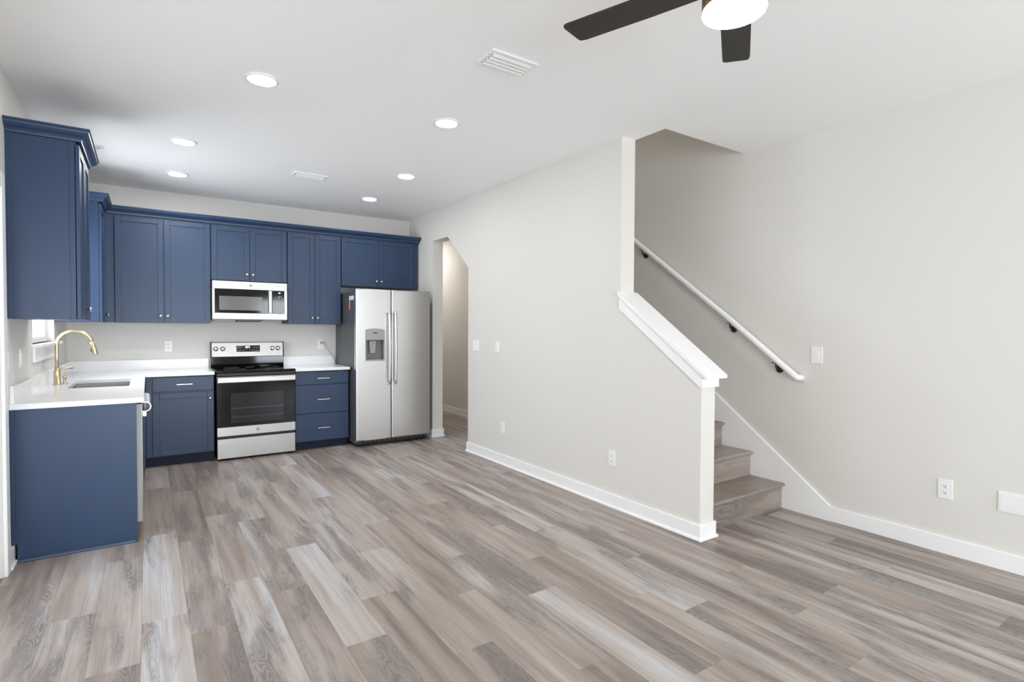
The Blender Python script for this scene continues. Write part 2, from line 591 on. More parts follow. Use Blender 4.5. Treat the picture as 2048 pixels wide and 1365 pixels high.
base_run(mb, 0.10, XR, 1.70 - BT, 1.70)
struct(mb.build('baseboard_hall', 'trim'), 'white baseboard at the end of the hall')

# stair skirt board
sk = lambda y: 0.103 + 0.7535 * (y + 4.922)
mb = MB().poly([(-4.922, 0), (-4.922, sk(-4.922)), (-0.95, sk(-0.95)), (-0.95, sk(-0.95) - .45), (-4.45, 0)], 'x', XR - .0145, XR - .0005)
struct(mb.build('trim_1', 'trim'), 'white sloped skirt board along the stairs')
# low wall cap
tl = lambda y: 1.067 + 0.73 * (y + 4.697)
mb = MB()
mb.poly([(Y_END, tl(Y_END)), (-4.697, tl(-4.697)), (-4.697, tl(-4.697) - .020), (-4.690, tl(-4.690) - .027), (Y_END, tl(Y_END) - .027)], 'x', -.036, T + .036)
lo = lambda y: tl(y) - .128
for xa, xb in ((-.016, 0), (T, T + .016)):
    mb.poly([(Y_END, tl(Y_END) - .026), (-4.633, tl(-4.633) - .026), (-4.633, 0.988), (Y_END, lo(Y_END))], 'x', xa, xb)
mb.box(-.0165, T + .0165, -4.6505, Y_LOW, 0.9875, tl(-4.65) - .02)
# bed moulding under the cap
for xa, xb in ((-.024, -.015), (T + .015, T + .024)):
    mb.poly([(Y_END, tl(Y_END) - .025), (-4.660, tl(-4.660) - .025), (-4.660, tl(-4.660) - .038), (Y_END, tl(Y_END) - .040)], 'x', xa, xb)
struct(mb.build('trim_2', 'trim'), 'white sloped cap on the low stair wall')

# window over the sink
f = MB()
fx0, fx1 = XL - .10, XL - .055
f.box(fx0, fx1, WY0, WY0 + .045, WZ0, WZ1, .004)
f.box(fx0, fx1, WY1 - .045, WY1, WZ0, WZ1, .004)
f.box(fx0, fx1, WY0 + .045, WY1 - .045, WZ0, WZ0 + .045, .004)
f.box(fx0, fx1, WY0 + .045, WY1 - .045, WZ1 - .045, WZ1, .004)
f.box(fx0, fx1 + .01, WY0 + .045, WY1 - .045, 1.72, 1.765, .004)
win = struct(f.build('window_1', 'trim'), 'white framed window over the sink')
MB().box(fx0 + .018, fx0 + .024, WY0 + .04, WY1 - .04, WZ0 + .04, WZ1 - .04).build('window_pane', 'glass', win)
s_ = MB()
s_.box(XL - .05, XL + .055, WY0 - .03, WY1 + .045, WZ0 - .022, WZ0, .004, 2)
s_.box(XL, XL + .016, WY0 - .01, WY1 + .025, WZ0 - .125, WZ0 - .022, .003)
s_.build('window_sill', 'trim', win)

# glazed doors added out of view to light the room, and the left casing
def glazed_door(name, label, axis, a0, a1, z1, d0, d1, n):
    f_ = MB()
    g_ = MB()
    def bx(mb_, u0, u1, e0, e1, z0_, z1_, bev=.004):
        if axis == 'y':
            mb_.box(e0, e1, u0, u1, z0_, z1_, bev)
        else:
            mb_.box(u0, u1, e0, e1, z0_, z1_, bev)
    bx(f_, a0, a0 + .04, d0, d1, 0, z1)
    bx(f_, a1 - .04, a1, d0, d1, 0, z1)
    bx(f_, a0 + .04, a1 - .04, d0, d1, z1 - .04, z1)
    bx(f_, a0 + .04, a1 - .04, d0, d1, 0, .03)
    w = (a1 - a0 - .08) / n
    em = (d0 + d1) / 2
    for k in range(n):
        p0 = a0 + .04 + k * w
        for u in (p0, p0 + w - .07):
            bx(f_, u, u + .07, em - .02, em + .02, .03, z1 - .04)
        bx(f_, p0 + .07, p0 + w - .07, em - .02, em + .02, .03, .13)
        bx(f_, p0 + .07, p0 + w - .07, em - .02, em + .02, z1 - .12, z1 - .04)
        bx(g_, p0 + .06, p0 + w - .06, em - .003, em + .003, .12, z1 - .11, 0)
    o = struct(f_.build(name, 'trim'), label)
    g_.build('door_pane', 'glass', o)
    return o
glazed_door('added_door_1', 'white glazed door added in the left wall to light the room', 'y', DY0 + .005, DY1 - .005, DZ1 - .005, XL - .10, XL - .03, 2)
glazed_door('added_door_2', 'white glazed door added behind the camera to light the room', 'x', -3.415, -1.425, 2.115, Y_FRONT - .10, Y_FRONT - .03, 3)
f = MB()
for u0, u1, z0_, z1_ in ((-.395, -.34, .81, 2.19), (.74, .795, .81, 2.19), (-.34, .74, .81, .87), (-.34, .74, 2.13, 2.19), (-.34, .74, 1.48, 1.53)):
    f.box(u0, u1, Y_FRONT - .10, Y_FRONT - .05, z0_, z1_, .004)
win2 = struct(f.build('added_window', 'trim'), 'white framed window added behind the camera to light the room')  # window added out of view to let light in
MB().box(-.35, .75, Y_FRONT - .078, Y_FRONT - .072, .86, 2.14).build('window_pane', 'glass', win2)
mb = MB()
CT = .018
mb.box(XL, XL + CT, DY1, DY1 + .085, 0, DZ1 + .085, .004)
mb.box(XL, XL + CT, DY0 - .085, DY0, 0, DZ1 + .085, .004)
mb.box(XL, XL + CT, DY0, DY1, DZ1, DZ1 + .085, .004)
struct(mb.build('trim_3', 'trim'), 'white casing around the door in the left wall')

# ------------------------------------------------------------------ staircase
st = thing('staircase', 'straight staircase with grey brown wood treads and risers rising behind the low wall', 'stairs', (0.6, Y0S, 0))
M['tread'] = floor_material('stair_plank')
def stair_board(name, mb_):
    o = mb_.build(name, 'tread', st)
    me = o.data
    a = me.attributes.new('plank', 'FLOAT_VECTOR', 'FACE')
    sd = random.random()
    t_ = random.choice([.35, .45, .55])
    for d_ in a.data:
        d_.vector = (t_, sd, random.uniform(.2, .5) if False else .45)
    uv_ = me.uv_layers.new(name='UVMap')
    for lp in me.loops:
        c = me.vertices[lp.vertex_index].co
        w_ = c.y if name == 'tread' else c.z
        uv_.data[lp.index].uv = (0.02 + (w_ % 10.0) * .5 % .14, c.x + .6)
    return o
for i in range(15):
    y, z = Y0S + i * RUN, i * RISE
    stair_board('riser', MB().box(T + .002, XR - .0155, y, y + .018, z, z + RISE - .026, .001))
    tp = [(y - .026, z + RISE - .013), (y - .023, z + RISE - .005), (y - .014, z + RISE), (y + RUN, z + RISE), (y + RUN, z + RISE - .026), (y - .014, z + RISE - .026), (y - .023, z + RISE - .021)]
    stair_board('tread', MB().poly(tp, 'x', T + .002, XR - .0155))
stair_board('riser', MB().box(T + .002, XR - .0155, Y0S + 15 * RUN, Y0S + 15 * RUN + .018, 15 * RISE, 16 * RISE, .001))

# handrail
rail_pts = [(1.03, -2.2, 2.895), (1.03, -3.10, 2.212), (1.03, -4.154, 1.428), (1.03, -4.676, 1.021), (1.0325, -4.690, 1.010), (1.0915, -4.704, 1.003)]
hr = thing('handrail', 'white wooden handrail sloping down the right wall above the stairs', 'handrail', (1.03, -4.154, 1.428))
MB().tube(rail_pts, .021, 16, flat=(1.0, 1.15)).build('rail', 'trim', hr)
for yb_ in (-3.178, -4.135, -4.530):
    zc = 1.428 + 0.744 * (yb_ + 4.154) if yb_ > -4.154 else 1.428 + 0.779 * (yb_ + 4.154)
    b_ = MB()
    b_.tube([(1.086, yb_, zc - .075), (1.055, yb_, zc - .078), (1.036, yb_, zc - .062), (1.031, yb_, zc - .022)], .007, 10)
    b_.box(1.020, 1.042, yb_ - .030, yb_ + .030, zc - .030, zc - .024, .002)
    br = b_.build('bracket', 'iron', hr)
    MB().lathe([(.031, 0), (.031, .005), (.024, .010), (.012, .013), (0, .013)], (XR - .0005, yb_, zc - .075), '-x', 24).build('rosette', 'iron', br)

# ------------------------------------------------------------------ cabinets
class Run:
    """back run: u = x, depth measured from y=0 towards the room; left run: u = y, depth from the left wall"""
    def __init__(self, kind):
        self.k = kind
    def bx(self, mb_, u0, u1, d0, d1, z0, z1, bev=0.0015, seg=1):
        if self.k == 'back':
            mb_.box(u0, u1, -d1, -d0, z0, z1, bev, seg)
        else:
            mb_.box(XL + d0, XL + d1, u0, u1, z0, z1, bev, seg)
        return mb_
    def pt(self, u, d, z):
        return (u, -d, z) if self.k == 'back' else (XL + d, u, z)
    def axis(self):
        return '-y' if self.k == 'back' else 'x'
BACK, LEFT = Run('back'), Run('left')

def knob(run, u, d, z, parent, r=.0145):
    MB().lathe([(.0045, 0), (.0045, .012), (.007, .015), (r, .020), (r, .026), (r * .72, .030), (0, .031)], run.pt(u, d, z), run.axis(), 20).build('knob', 'brass', parent)

def shaker(run, u0, u1, z0, z1, d, parent, stile=.052, name='door', flat=False):
    mb_ = MB()
    g = .0016
    u0, u1, z0, z1 = u0 + g, u1 - g, z0 + g, z1 - g
    if flat:
        run.bx(mb_, u0, u1, d, d + .02, z0, z1, .0025, 2)
    else:
        run.bx(mb_, u0 + stile - .004, u1 - stile + .004, d + .001, d + .011, z0 + stile - .004, z1 - stile + .004, .001)
        run.bx(mb_, u0, u0 + stile, d, d + .02, z0, z1, .0022, 2)
        run.bx(mb_, u1 - stile, u1, d, d + .02, z0, z1, .0022, 2)
        run.bx(mb_, u0 + stile, u1 - stile, d, d + .02, z0, z0 + stile, .0022, 2)
        run.bx(mb_, u0 + stile, u1 - stile, d, d + .02, z1 - stile, z1, .0022, 2)
    return mb_.build(name, 'navy', parent)

def pull(run, u, d, z, parent, w=.135):
    mb_ = MB()
    run.bx(mb_, u - w / 2, u + w / 2, d + .024, d + .033, z - .005, z + .005, .002, 2)
    for s in (-1, 1):
        run.bx(mb_, u + s * (w / 2 - .022) - .005, u + s * (w / 2 - .022) + .005, d, d + .026, z - .004, z + .004, .001)
    mb_.build('pull', 'brass', parent)

UB, UT, UD = 1.400, 2.462, .305
def wall_cabinet(run, label, u0, u1, z0, splits, loc, name='wall_cabinet', side_d=.30, doors=None, knobs='pair', kz=.072):
    t = thing(name, label, 'cabinet', loc, 'navy wall cabinets')
    mb_ = MB()
    run.bx(mb_, u0 + .0006, u1 - .0006, .001, UD, z0 + .002, UT - .0085, .001)
    mb_.build('body', 'navy', t)
    n = len(splits) - 1
    for k in range(n):
        a_, b_ = splits[k], splits[k + 1]
        d_ = shaker(run, a_, b_, z0, UT - .022, UD + .002, t)
        if knobs == 'pair':
            ku = b_ - .030 if k == 0 else a_ + .030
        else:
            ku = knobs
        knob(run, ku, UD + .0215, z0 + kz, d_)
    return t

wall_cabinet(BACK, 'wide navy wall cabinet left of the microwave above the toaster counter corner'.replace(' above the toaster counter corner', ''), -3.186, -2.371, UB, (-3.184, -2.783, -2.373), (-2.78, -.15, UB))
cab = bpy.data.objects['wall_cabinet']
MB().box(-3.274, -3.1875, -.307, -.275, UB + .002, UT - .0085, .001).build('filler', 'navy', cab)
wall_cabinet(BACK, 'short navy wall cabinet directly above the microwave', -2.370, -1.614, 1.860, (-2.366, -1.9975, -1.617), (-1.99, -.15, 1.86))
wall_cabinet(BACK, 'tall narrow navy wall cabinet between microwave and refrigerator', -1.613, -1.008, UB, (-1.611, -1.313, -1.012), (-1.31, -.15, UB))
wall_cabinet(BACK, 'short navy wall cabinet above the refrigerator', -1.007, -0.021, 1.862, (-1.004, -.547, -.088), (-.51, -.15, 1.862))
ul = wall_cabinet(LEFT, 'nearest navy wall cabinet on the left wall, its side towards the room', -2.680, -2.040, UB, (-2.678, -2.360, -2.042), (XL + .15, -2.36, UB))
mb = MB()
mb.box(XL + .001, XL + .026, -2.684, -2.6802, UB + .002, UT - .0085, .001)
mb.box(XL + UD - .026, XL + UD, -2.684, -2.6802, UB + .002, UT - .0085, .001)
mb.build('side_stile', 'navy', ul)
wall_cabinet(LEFT, 'navy corner wall cabinet on the left wall beyond the window', -0.845, -0.330, UB, (-.843, -.420), (XL + .15, -.6, UB), knobs=-.455)
# crown mouldings
CROWN = [(-.0215, 0), (.010, 0), (.012, .012), (.022, .024), (.036, .034), (.047, .046), (.050, .056), (.056, .060), (.056, .070), (-.0215, .070)]
def crown_sweep(path, label):
    """path: list of (x, y) front-line points of the cabinet tops, swept with mitred corners; outward = right of travel"""
    b = bmesh.new()
    pts = [Vector(p) for p in path]
    rings = []
    for i, p in enumerate(pts):
        def nrm(a_, c_):
            d_ = (c_ - a_).normalized()
            return Vector((d_.y, -d_.x))
        n0 = nrm(pts[i - 1], p) if i else None
        n1 = nrm(p, pts[i + 1]) if i < len(pts) - 1 else None
        if n0 is None:
            off = n1
        elif n1 is None:
            off = n0
        else:
            off = (n0 + n1) / (1 + n0.dot(n1))
        rings.append([b.verts.new((p.x + off.x * o_, p.y + off.y * o_, UT - .008 + h_)) for o_, h_ in CROWN])
    for A, B in zip(rings, rings[1:]):
        for k in range(len(CROWN)):
            j = (k + 1) % len(CROWN)
            b.faces.new((A[k], A[j], B[j], B[k]))
    b.faces.new(rings[0])
    b.faces.new(rings[-1][::-1])
    bmesh.ops.recalc_face_normals(b, faces=list(b.faces))
    m_ = MB()
    m_.bm.free()
    m_.bm = b
    c_ = path[0]
    return tag(m_.build('crown_molding', 'navy', origin=(c_[0], c_[1], UT)), label, 'molding', 'navy crown moldings')
FD = UD + .0015
crown_sweep([(XL + .001, -2.680), (XL + FD + .021, -2.680), (XL + FD + .021, -2.040), (XL + .001, -2.040)], 'short navy crown molding around the nearest left wall cabinet')
crown_sweep([(XL + .001, -0.845), (XL + FD + .021, -0.845), (XL + FD + .021, -FD - .021), (-.021, -FD - .021), (-.021, -.002)], 'long navy crown molding running across the back wall cabinets')

# base cabinets
BD, BZ0, BZ1 = .588, .10, .880
def base_box(run, label, u0, u1, loc, cat='cabinet', name='base_cabinet', toe=True, hollow=False):
    t = thing(name, label, cat, loc, 'navy base cabinets')
    mb_ = MB()
    if hollow:
        run.bx(mb_, u0 + .001, u1 - .001, .002, BD, BZ0, .66, .001)
        run.bx(mb_, u0 + .001, u1 - .001, .558, BD, .659, BZ1, .001)
        run.bx(mb_, u0 + .001, u0 + .018, .002, BD, .659, BZ1, .001)
    else:
        run.bx(mb_, u0 + .001, u1 - .001, .002, BD, BZ0, BZ1, .001)
    mb_.build('body', 'navy', t)
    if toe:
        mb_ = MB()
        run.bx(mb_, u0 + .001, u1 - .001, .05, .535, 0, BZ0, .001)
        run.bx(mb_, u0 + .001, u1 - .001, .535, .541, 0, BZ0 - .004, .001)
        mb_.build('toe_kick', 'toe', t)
    return t
t = base_box(BACK, 'navy base cabinet with one drawer over one door left of the range', -2.945, -2.371, (-2.66, -.3, 0))
d_ = shaker(BACK, -2.893, -2.375, .730, .873, BD + .002, t, name='drawer', flat=True)
pull(BACK, -2.629, BD + .0215, .799, d_)
d_ = shaker(BACK, -2.893, -2.375, .107, .718, BD + .002, t, stile=.056)
knob(BACK, -2.409, BD + .0215, .646, d_)
t = base_box(BACK, 'navy base cabinet with three stacked drawers between range and refrigerator', -1.597, -1.006, (-1.3, -.3, 0))
for z0, z1, zp in ((.727, .872, .797), (.407, .723, .561), (.096, .403, .242)):
    d_ = shaker(BACK, -1.594, -1.009, z0, z1, BD + .002, t, name='drawer', flat=True)
    pull(BACK, -1.298, BD + .0215, zp, d_)
t = base_box(LEFT, 'navy sink base cabinet under the gold faucet', -2.040, -1.050, (XL + .3, -1.5, 0), hollow=True)
for a_, b_, ku in ((-2.036, -1.546, -1.58), (-1.544, -1.054, -1.51)):
    d_ = shaker(LEFT, a_, b_, .107, .718, BD + .002, t)
    knob(LEFT, ku, BD + .0215, .646, d_)
    d_ = shaker(LEFT, a_, b_, .730, .873, BD + .002, t, name='drawer_front', flat=True)
    knob(LEFT, ku, BD + .0215, .80, d_)
t = thing('corner_cabinet', 'navy blind corner base where the two counters meet', 'cabinet', (XL + .3, -.5, 0), 'navy base cabinets')
mb = MB()
mb.box(XL + .002, -2.9465, -1.049, -.002, BZ0, BZ1, .001)
mb.box(-3.0, -2.9465, -1.049, -.605, BZ0, BZ1, .001) if False else None
mb.build('body', 'navy', t)
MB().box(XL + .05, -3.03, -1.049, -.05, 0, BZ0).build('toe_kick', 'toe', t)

# end panel of the sink run
ep = thing('end_panel', 'navy end panel closing the counter run on the left, facing the camera', 'panel', (XL + .3, -2.67, 0))
px1 = XL + .592
mb = MB().poly([(XL + .026, 0), (px1, 0), (px1, BZ1), (XL + .001, BZ1), (XL + .001, BH + .002), (XL + .026, BH + .002)], 'y', -2.675, -2.657)
mb.build('panel', 'navy', ep)
MB().box(XL + .001, XL + .020, -2.683, -2.6755, BH + .004, BZ1, .002).build('scribe_strip', 'navy', ep)
MB().poly([(-2.687, 0), (-2.675, 0), (-2.675, .020), (-2.679, .020), (-2.685, .014), (-2.687, .006)], 'x', XL + .030, px1 - .012).build('shoe_strip', 'navy', ep)

# ------------------------------------------------------------------ dishwasher
dw = thing('dishwasher', 'stainless dishwasher beside the navy end panel under the counter', 'dishwasher', (XL + .3, -2.35, 0))
MB().box(XL + .03, XL + .56, -2.652, -2.046, .10, .872).build('tub', 'black', dw)
MB().box(XL + .06, XL + .545, -2.650, -2.048, 0.0, .10).build('base', 'black', dw)
dd = MB().box(XL + .563, XL + .616, -2.652, -2.046, .118, .870, .002).build('door', 'grey', dw)
MB().box(XL + .6162, XL + .622, -2.652, -2.046, .116, .871, .002, 2).build('front_panel', 'steel', dd)
mb = MB()
arc_o = [(XL + .640 + .030 * math.sin(a), .848 - .031 * math.cos(a)) for a in [math.pi * k / 16 for k in range(17)]]
arc_i = [(XL + .640 + .0255 * math.sin(a), .848 - .0265 * math.cos(a)) for a in [math.pi * k / 16 for k in range(17)]]
mb.poly([(XL + .6215, .817)] + arc_o + [(XL + .6215, .879), (XL + .6215, .8745)] + arc_i[::-1] + [(XL + .6215, .8215)], 'y', -2.632, -2.066)
mb.build('handle', 'chrome', dd)
MB().box(XL + .6225, XL + .645, -2.640, -2.612, .786, .820, .003).build('latch_tab', 'chrome', dd)

# ------------------------------------------------------------------ countertops
CZ0, CZ1, CD = .882, .914, .648
ct = thing('countertop', 'white L-shaped countertop around the sink with backsplash upstand', 'countertop', (XL + .3, -1.3, CZ0))
SX0, SX1, SY0, SY1 = -3.415, -3.045, -1.812, -1.075
b = bmesh.new()
xs = [XL + .001, SX0, SX1, -2.947, -2.3705]
ys = [-2.690, SY0, SY1, -CD, -.001]
vg = {}
for i, x in enumerate(xs):
    for j, y in enumerate(ys):
        vg[i, j] = b.verts.new((x, y, CZ0))
keep = []
for i in range(4):
    for j in range(4):
        if i == 3 and j < 3:
            continue
        if i == 1 and j == 1:
            continue
        keep.append(b.faces.new((vg[i, j], vg[i + 1, j], vg[i + 1, j + 1], vg[i, j + 1])))
bmesh.ops.delete(b, geom=[v for v in b.verts if not v.link_faces], context='VERTS')
ex = bmesh.ops.extrude_face_region(b, geom=keep)
bmesh.ops.translate(b, verts=[v for v in ex['geom'] if isinstance(v, bmesh.types.BMVert)], vec=(0, 0, CZ1 - CZ0))
b.faces.ensure_lookup_table()
have = [f for f in b.faces]
bmesh.ops.recalc_face_normals(b, faces=have)
sharp = [e for e in b.edges if len(e.link_faces) == 2 and e.calc_face_angle(0) > 1.0]
bmesh.ops.bevel(b, geom=sharp, offset=.003, segments=2, profile=.5, affect='EDGES')
mb = MB()
mb.bm.free()
mb.bm = b
mb.build('slab', 'quartz', ct)
mb = MB()
mb.box(XL + .001, XL + .019, -2.665, -.001, CZ1, 1.016, .002)
mb.box(XL + .019, -2.3705, -.019, -.001, CZ1, 1.016, .002)
mb.build('backsplash', 'quartz', ct)
c2 = thing('countertop', 'short white countertop between range and refrigerator', 'countertop', (-1.3, -.3, CZ0))
MB().box(-1.5985, -1.003, -CD, -.001, CZ0, CZ1, .003, 2).build('slab', 'quartz', c2)
MB().box(-1.5985, -1.003, -.019, -.001, CZ1, 1.016, .002).build('backsplash', 'quartz', c2)

# sink
sk_ = thing('sink', 'stainless undermount sink sunk into the white counter', 'sink', (-3.23, -1.44, .68))
mb = MB()
w_ = .012
mb.box(SX0 - .02, SX1 + .02, SY0 - .02, SY0 - .004, .69, CZ0 - .001)
mb.box(SX0 - .02, SX1 + .02, SY1 + .004, SY1 + .02, .69, CZ0 - .001)
mb.box(SX0 - .02, SX0 - .004, SY0, SY1, .69, CZ0 - .001)
mb.box(SX1 + .004, SX1 + .02, SY0, SY1, .69, CZ0 - .001)
mb.box(SX0 - .02, SX1 + .02, SY0 - .02, SY1 + .02, .68, .69)
mb.build('bowl', 'steel', sk_)
MB().lathe([(.045, 0), (.045, .003), (.03, .004), (0, .002)], (-3.23, -1.44, .690), 'z').build('drain', 'chrome', sk_)

# faucet
FX, FY = -3.500, -1.445
fc = thing('faucet', 'brushed gold gooseneck kitchen faucet standing behind the sink', 'faucet', (FX, FY, CZ1))
MB().lathe([(.025, CZ1 - CZ1), (.025, .004), (.0215, .006), (.0215, .092), (.0205, .100), (.0155, .118), (.0145, .125), (0, .125)], (FX, FY, CZ1 + .0005), 'z').build('base', 'gold', fc)
pts = [(FX, FY, CZ1 + .12), (FX, FY, 1.12), (FX, FY, 1.215)]
rad = .108
for k in range(1, 17):
    a = math.pi - (math.pi * .93) * k / 16
    pts.append((FX + rad + rad * math.cos(a), FY, 1.215 + rad * math.sin(a)))
MB().tube(pts, .0128, 18).build('spout', 'gold', fc)
p1 = Vector(pts[-1])
dirv = Vector((.022, 0, -.10)).normalized()
hd = [p1 - dirv * .002, p1 + dirv * .02, p1 + dirv * .04, p1 + dirv * .098, p1 + dirv * .102]
sh = MB().tube([tuple(p) for p in hd], [.0132, .0145, .0172, .0185, .0170], 18).build('spray_head', 'gold', fc)
MB().tube([tuple(p1 + dirv * .045 + Vector((-.0165, 0, -.004))), tuple(p1 + dirv * .075 + Vector((-.0180, 0, -.004)))], .005, 10).build('button', 'black', sh)
mb = MB()
mb.tube([(FX + .012, FY, 1.030), (FX + .030, FY, 1.034), (FX + .050, FY, 1.041), (FX + .098, FY, 1.043)], [.011, .0085, .010, .0105], 14)
mb.build('lever', 'gold', fc)
ab = thing('air_switch', 'small brass push button on the counter just behind the gold faucet', 'button', (-3.462, -1.385, CZ1))
MB().lathe([(.016, 0), (.016, .006), (.010, .010), (.010, .040), (.0125, .043), (.0125, .058), (0, .059)], (-3.462, -1.385, CZ1 + .0003), 'z', 20).build('stem', 'gold', ab)
MB().lathe([(.021, 0), (.021, .0025), (.016, .004), (0, .004)], (-3.462, -1.385, CZ1 + .0001), 'z', 24).build('washer', 'chrome', ab)

# ------------------------------------------------------------------ range
RX0, RX1, RYF = -2.3565, -1.6035, -.655
rg = thing('range', 'stainless electric range with black glass cooktop and oven door', 'range', (-1.98, -.35, 0))
mb = MB()
mb.box(RX0 + .004, RX1 - .004, -.610, -.010, .045, .893, .002)
mb.build('body', 'black', rg)
mb = MB()
for fx_ in (RX0 + .05, RX1 - .05):
    for fy_ in (-.58, -.06):
        mb = MB().lathe([(.020, 0), (.020, .012), (.010, .014), (.010, .05), (0, .05)], (fx_, fy_, 0), 'z', 14)
        mb.build('foot', 'black', rg)
MB().box(RX0 + .01, RX1 - .01, -.600, -.585, .012, .05).build('base_skirt', 'black', rg)
ck = MB().box(RX0, RX1, -.672, -.058, .893, .918, .006, 3).build('cooktop', 'blackglass', rg)
for cx, cy, r_ in ((-2.17, -.48, .105), (-1.79, -.48, .085), (-2.17, -.21, .075), (-1.79, -.21, .095), (-1.98, -.16, .05)):
    MB().lathe([(r_, 0), (r_, .0004), (r_ - .003, .0004), (r_ - .003, 0)], (cx, cy, .9182), 'z', 40).build('burner_ring', 'mark', ck)
mb = MB().box(RX0 + .003, RX1 - .003, -.657, -.611, .862, .893, .003)
mb.build('front_rail', 'black', rg)
bgp = MB().poly([(-.004, .90), (-.058, .90), (-.066, .935), (-.052, .950), (-.050, 1.030), (-.004, 1.030)], 'x', RX0 + .004, RX1 - .004).build('backguard', 'blackglass', rg)
cp = MB().poly([(-.004, 1.028), (-.070, 1.028), (-.074, 1.034), (-.056, 1.186), (-.050, 1.192), (-.004, 1.192)], 'x', RX0 + .012, RX1 - .012).build('control_panel', 'steel', rg)
for xa, xb in ((RX0 + .001, RX0 + .012), (RX1 - .012, RX1 - .001)):
    mb = MB()
    mb.poly([(-.003, 1.026), (-.073, 1.026), (-.077, 1.036), (-.058, 1.188), (-.050, 1.196), (-.003, 1.196)], 'x', xa, xb)
    mb.build('end_cap', 'black', cp)
tilt = math.atan2(.018, .152)
def cpm(x, z, off):     # matrix of text or plates lying on the tilted control panel
    y = -.074 + (z - 1.034) / .152 * .018 - off
    return Matrix.Translation((x, y, z)) @ Matrix.Rotation(R(90) - tilt, 4, 'X')
def tilted(mb_, x0, x1, z0, z1, th, mt_='x', bev=.006):
    b_ = MB().box(-(x1 - x0) / 2, (x1 - x0) / 2, -(z1 - z0) / 2, (z1 - z0) / 2, -.002, th, bev, 3)
    me_ = bpy.data.meshes.new('tmp')
    b_.bm.to_mesh(me_)
    b_.bm.free()
    me_.transform(cpm((x0 + x1) / 2, (z0 + z1) / 2, 0))
    mb_.bm.from_mesh(me_)
    bpy.data.meshes.remove(me_)
    return mb_
tilted(MB(), -2.110, -1.854, 1.078, 1.161, .0022, bev=.012).build('bezel', 'chrome', cp)
mb = tilted(MB(), -2.105, -1.859, 1.083, 1.156, .0035, bev=.010)
nf = len(mb.bm.faces)
for x in (-2.09, -2.065, -2.03, -1.94, -1.915, -1.895, -1.875):
    for z in (1.098, 1.130):
        if z > 1.12 and -2.04 < x < -1.93:
            continue
        tilted(mb, x - .007, x + .007, z - .003, z + .003, .0040, bev=.0005)
dp = mb.paint(nf).build('display', ('blackglass', 'mark'), cp)
MB().text('071', .034, cpm(-1.985, 1.134, .0042)).build('digits', 'digit', dp)
for x in (-2.306, -2.238, -1.728, -1.667):
    kb = MB().lathe([(.026, 0), (.026, .003), (.021, .005), (.019, .024), (.016, .027), (0, .027)], (0, 0, 0), 'z', 24)
    kb.box(-.0045, .0045, -.019, .019, .022, .033, .002)
    me_ = bpy.data.meshes.new('tmp')
    kb.bm.to_mesh(me_)
    kb.bm.free()
    me_.transform(cpm(x, 1.120, -.001))
    k2 = MB()
    k2.bm.from_mesh(me_)
    bpy.data.meshes.remove(me_)
    k2.build('knob', 'chrome', cp)
od = MB().box(RX0 + .002, RX1 - .002, -.655, -.612, .247, .858, .003).build('oven_door', 'black', rg)
MB().box(RX0 + .002, RX1 - .002, -.662, -.6555, .343, .790, .002).build('glass_panel', 'blackglass', od)
ow = MB().box(-2.231, -1.727, -.6645, -.6622, .378, .688, .001).build('window', 'ovenwin', od)
MB().box(-2.225, -1.733, -.6655, -.6645, .528, .532).box(-2.225, -1.733, -.6655, -.6645, .440, .443).build('rack_line', 'rack', ow)
MB().box(RX0 + .002, RX1 - .002, -.664, -.6555, .250, .342, .003).build('lower_band', 'steel', od)
MB().box(RX0 + .002, RX1 - .002, -.664, -.6555, .790, .856, .003).build('upper_band', 'steel', od)
hd_ = MB().box(RX0 + .004, RX1 - .004, -.700, -.678, .795, .852, .007, 3)
for x in (RX0 + .03, RX1 - .03):
    hd_.box(x - .014, x + .014, -.679, -.663, .808, .840, .003)
hd_.build('handle', 'steel', od)
def emblem(x, y, z, r, parent, txt='GE'):
    mb_ = MB().lathe([(r, 0), (r, .0012), (r * .84, .0016), (r * .80, .0008), (0, .0008)], (x, y, z), '-y', 28)
    mb_.text(txt, r * .95, Matrix.Translation((x, y - .0014, z)) @ Matrix.Rotation(R(90), 4, 'X'))
    return mb_.build('emblem', 'grey', parent)
emblem(-1.979, -.664, .296, .016, od)
MB().box(RX0 + .003, RX1 - .003, -.662, -.612, .022, .224, .004, 2).build('storage_drawer', 'steel', rg)

# ------------------------------------------------------------------ microwave
MX0, MX1, MZ0, MZ1, MY = -2.366, -1.630, 1.445, 1.852, -.400
mw = thing('microwave', 'stainless over-the-range microwave under the short wall cabinet above the range', 'microwave', (-2.0, -.2, MZ0))
MB().box(MX0 + .003, MX1 - .003, -.360, -.003, MZ0 - .008, MZ1 - .002, .002).build('body', 'grey', mw)
md = MB()
md.box(MX0, MX1, MY, -.361, 1.765, MZ1 - .001, .003)
md.box(MX0, MX1, MY, -.361, MZ0, 1.513, .003)
md.box(MX0, MX0 + .024, MY, -.361, 1.512, 1.766, .002)
md.box(MX1 - .030, MX1, MY, -.361, 1.512, 1.766, .002)
md.box(MX0 + .02, MX1 - .02, -.390, -.361, 1.51, 1.77)
md = md.build('door', 'steel', mw)
MB().box(MX0 + .024, -1.826, -.3985, -.3902, 1.513, 1.765, .002).build('glass_panel', 'blackglass', md)
MB().box(-2.301, -1.887, -.3995, -.3986, 1.543, 1.690, .0002).build('window', 'mesh', md)
mh = MB().box(-1.824, -1.790, -.424, -.408, 1.517, 1.763, .005, 3)
for z in (1.54, 1.74):
    mh.box(-1.820, -1.794, -.409, -.396, z - .012, z + .012, .002)
mh.build('handle', 'steel', md)
FRONT = lambda x, y, z: Matrix.Translation((x, y, z)) @ Matrix.Rotation(R(90), 4, 'X')
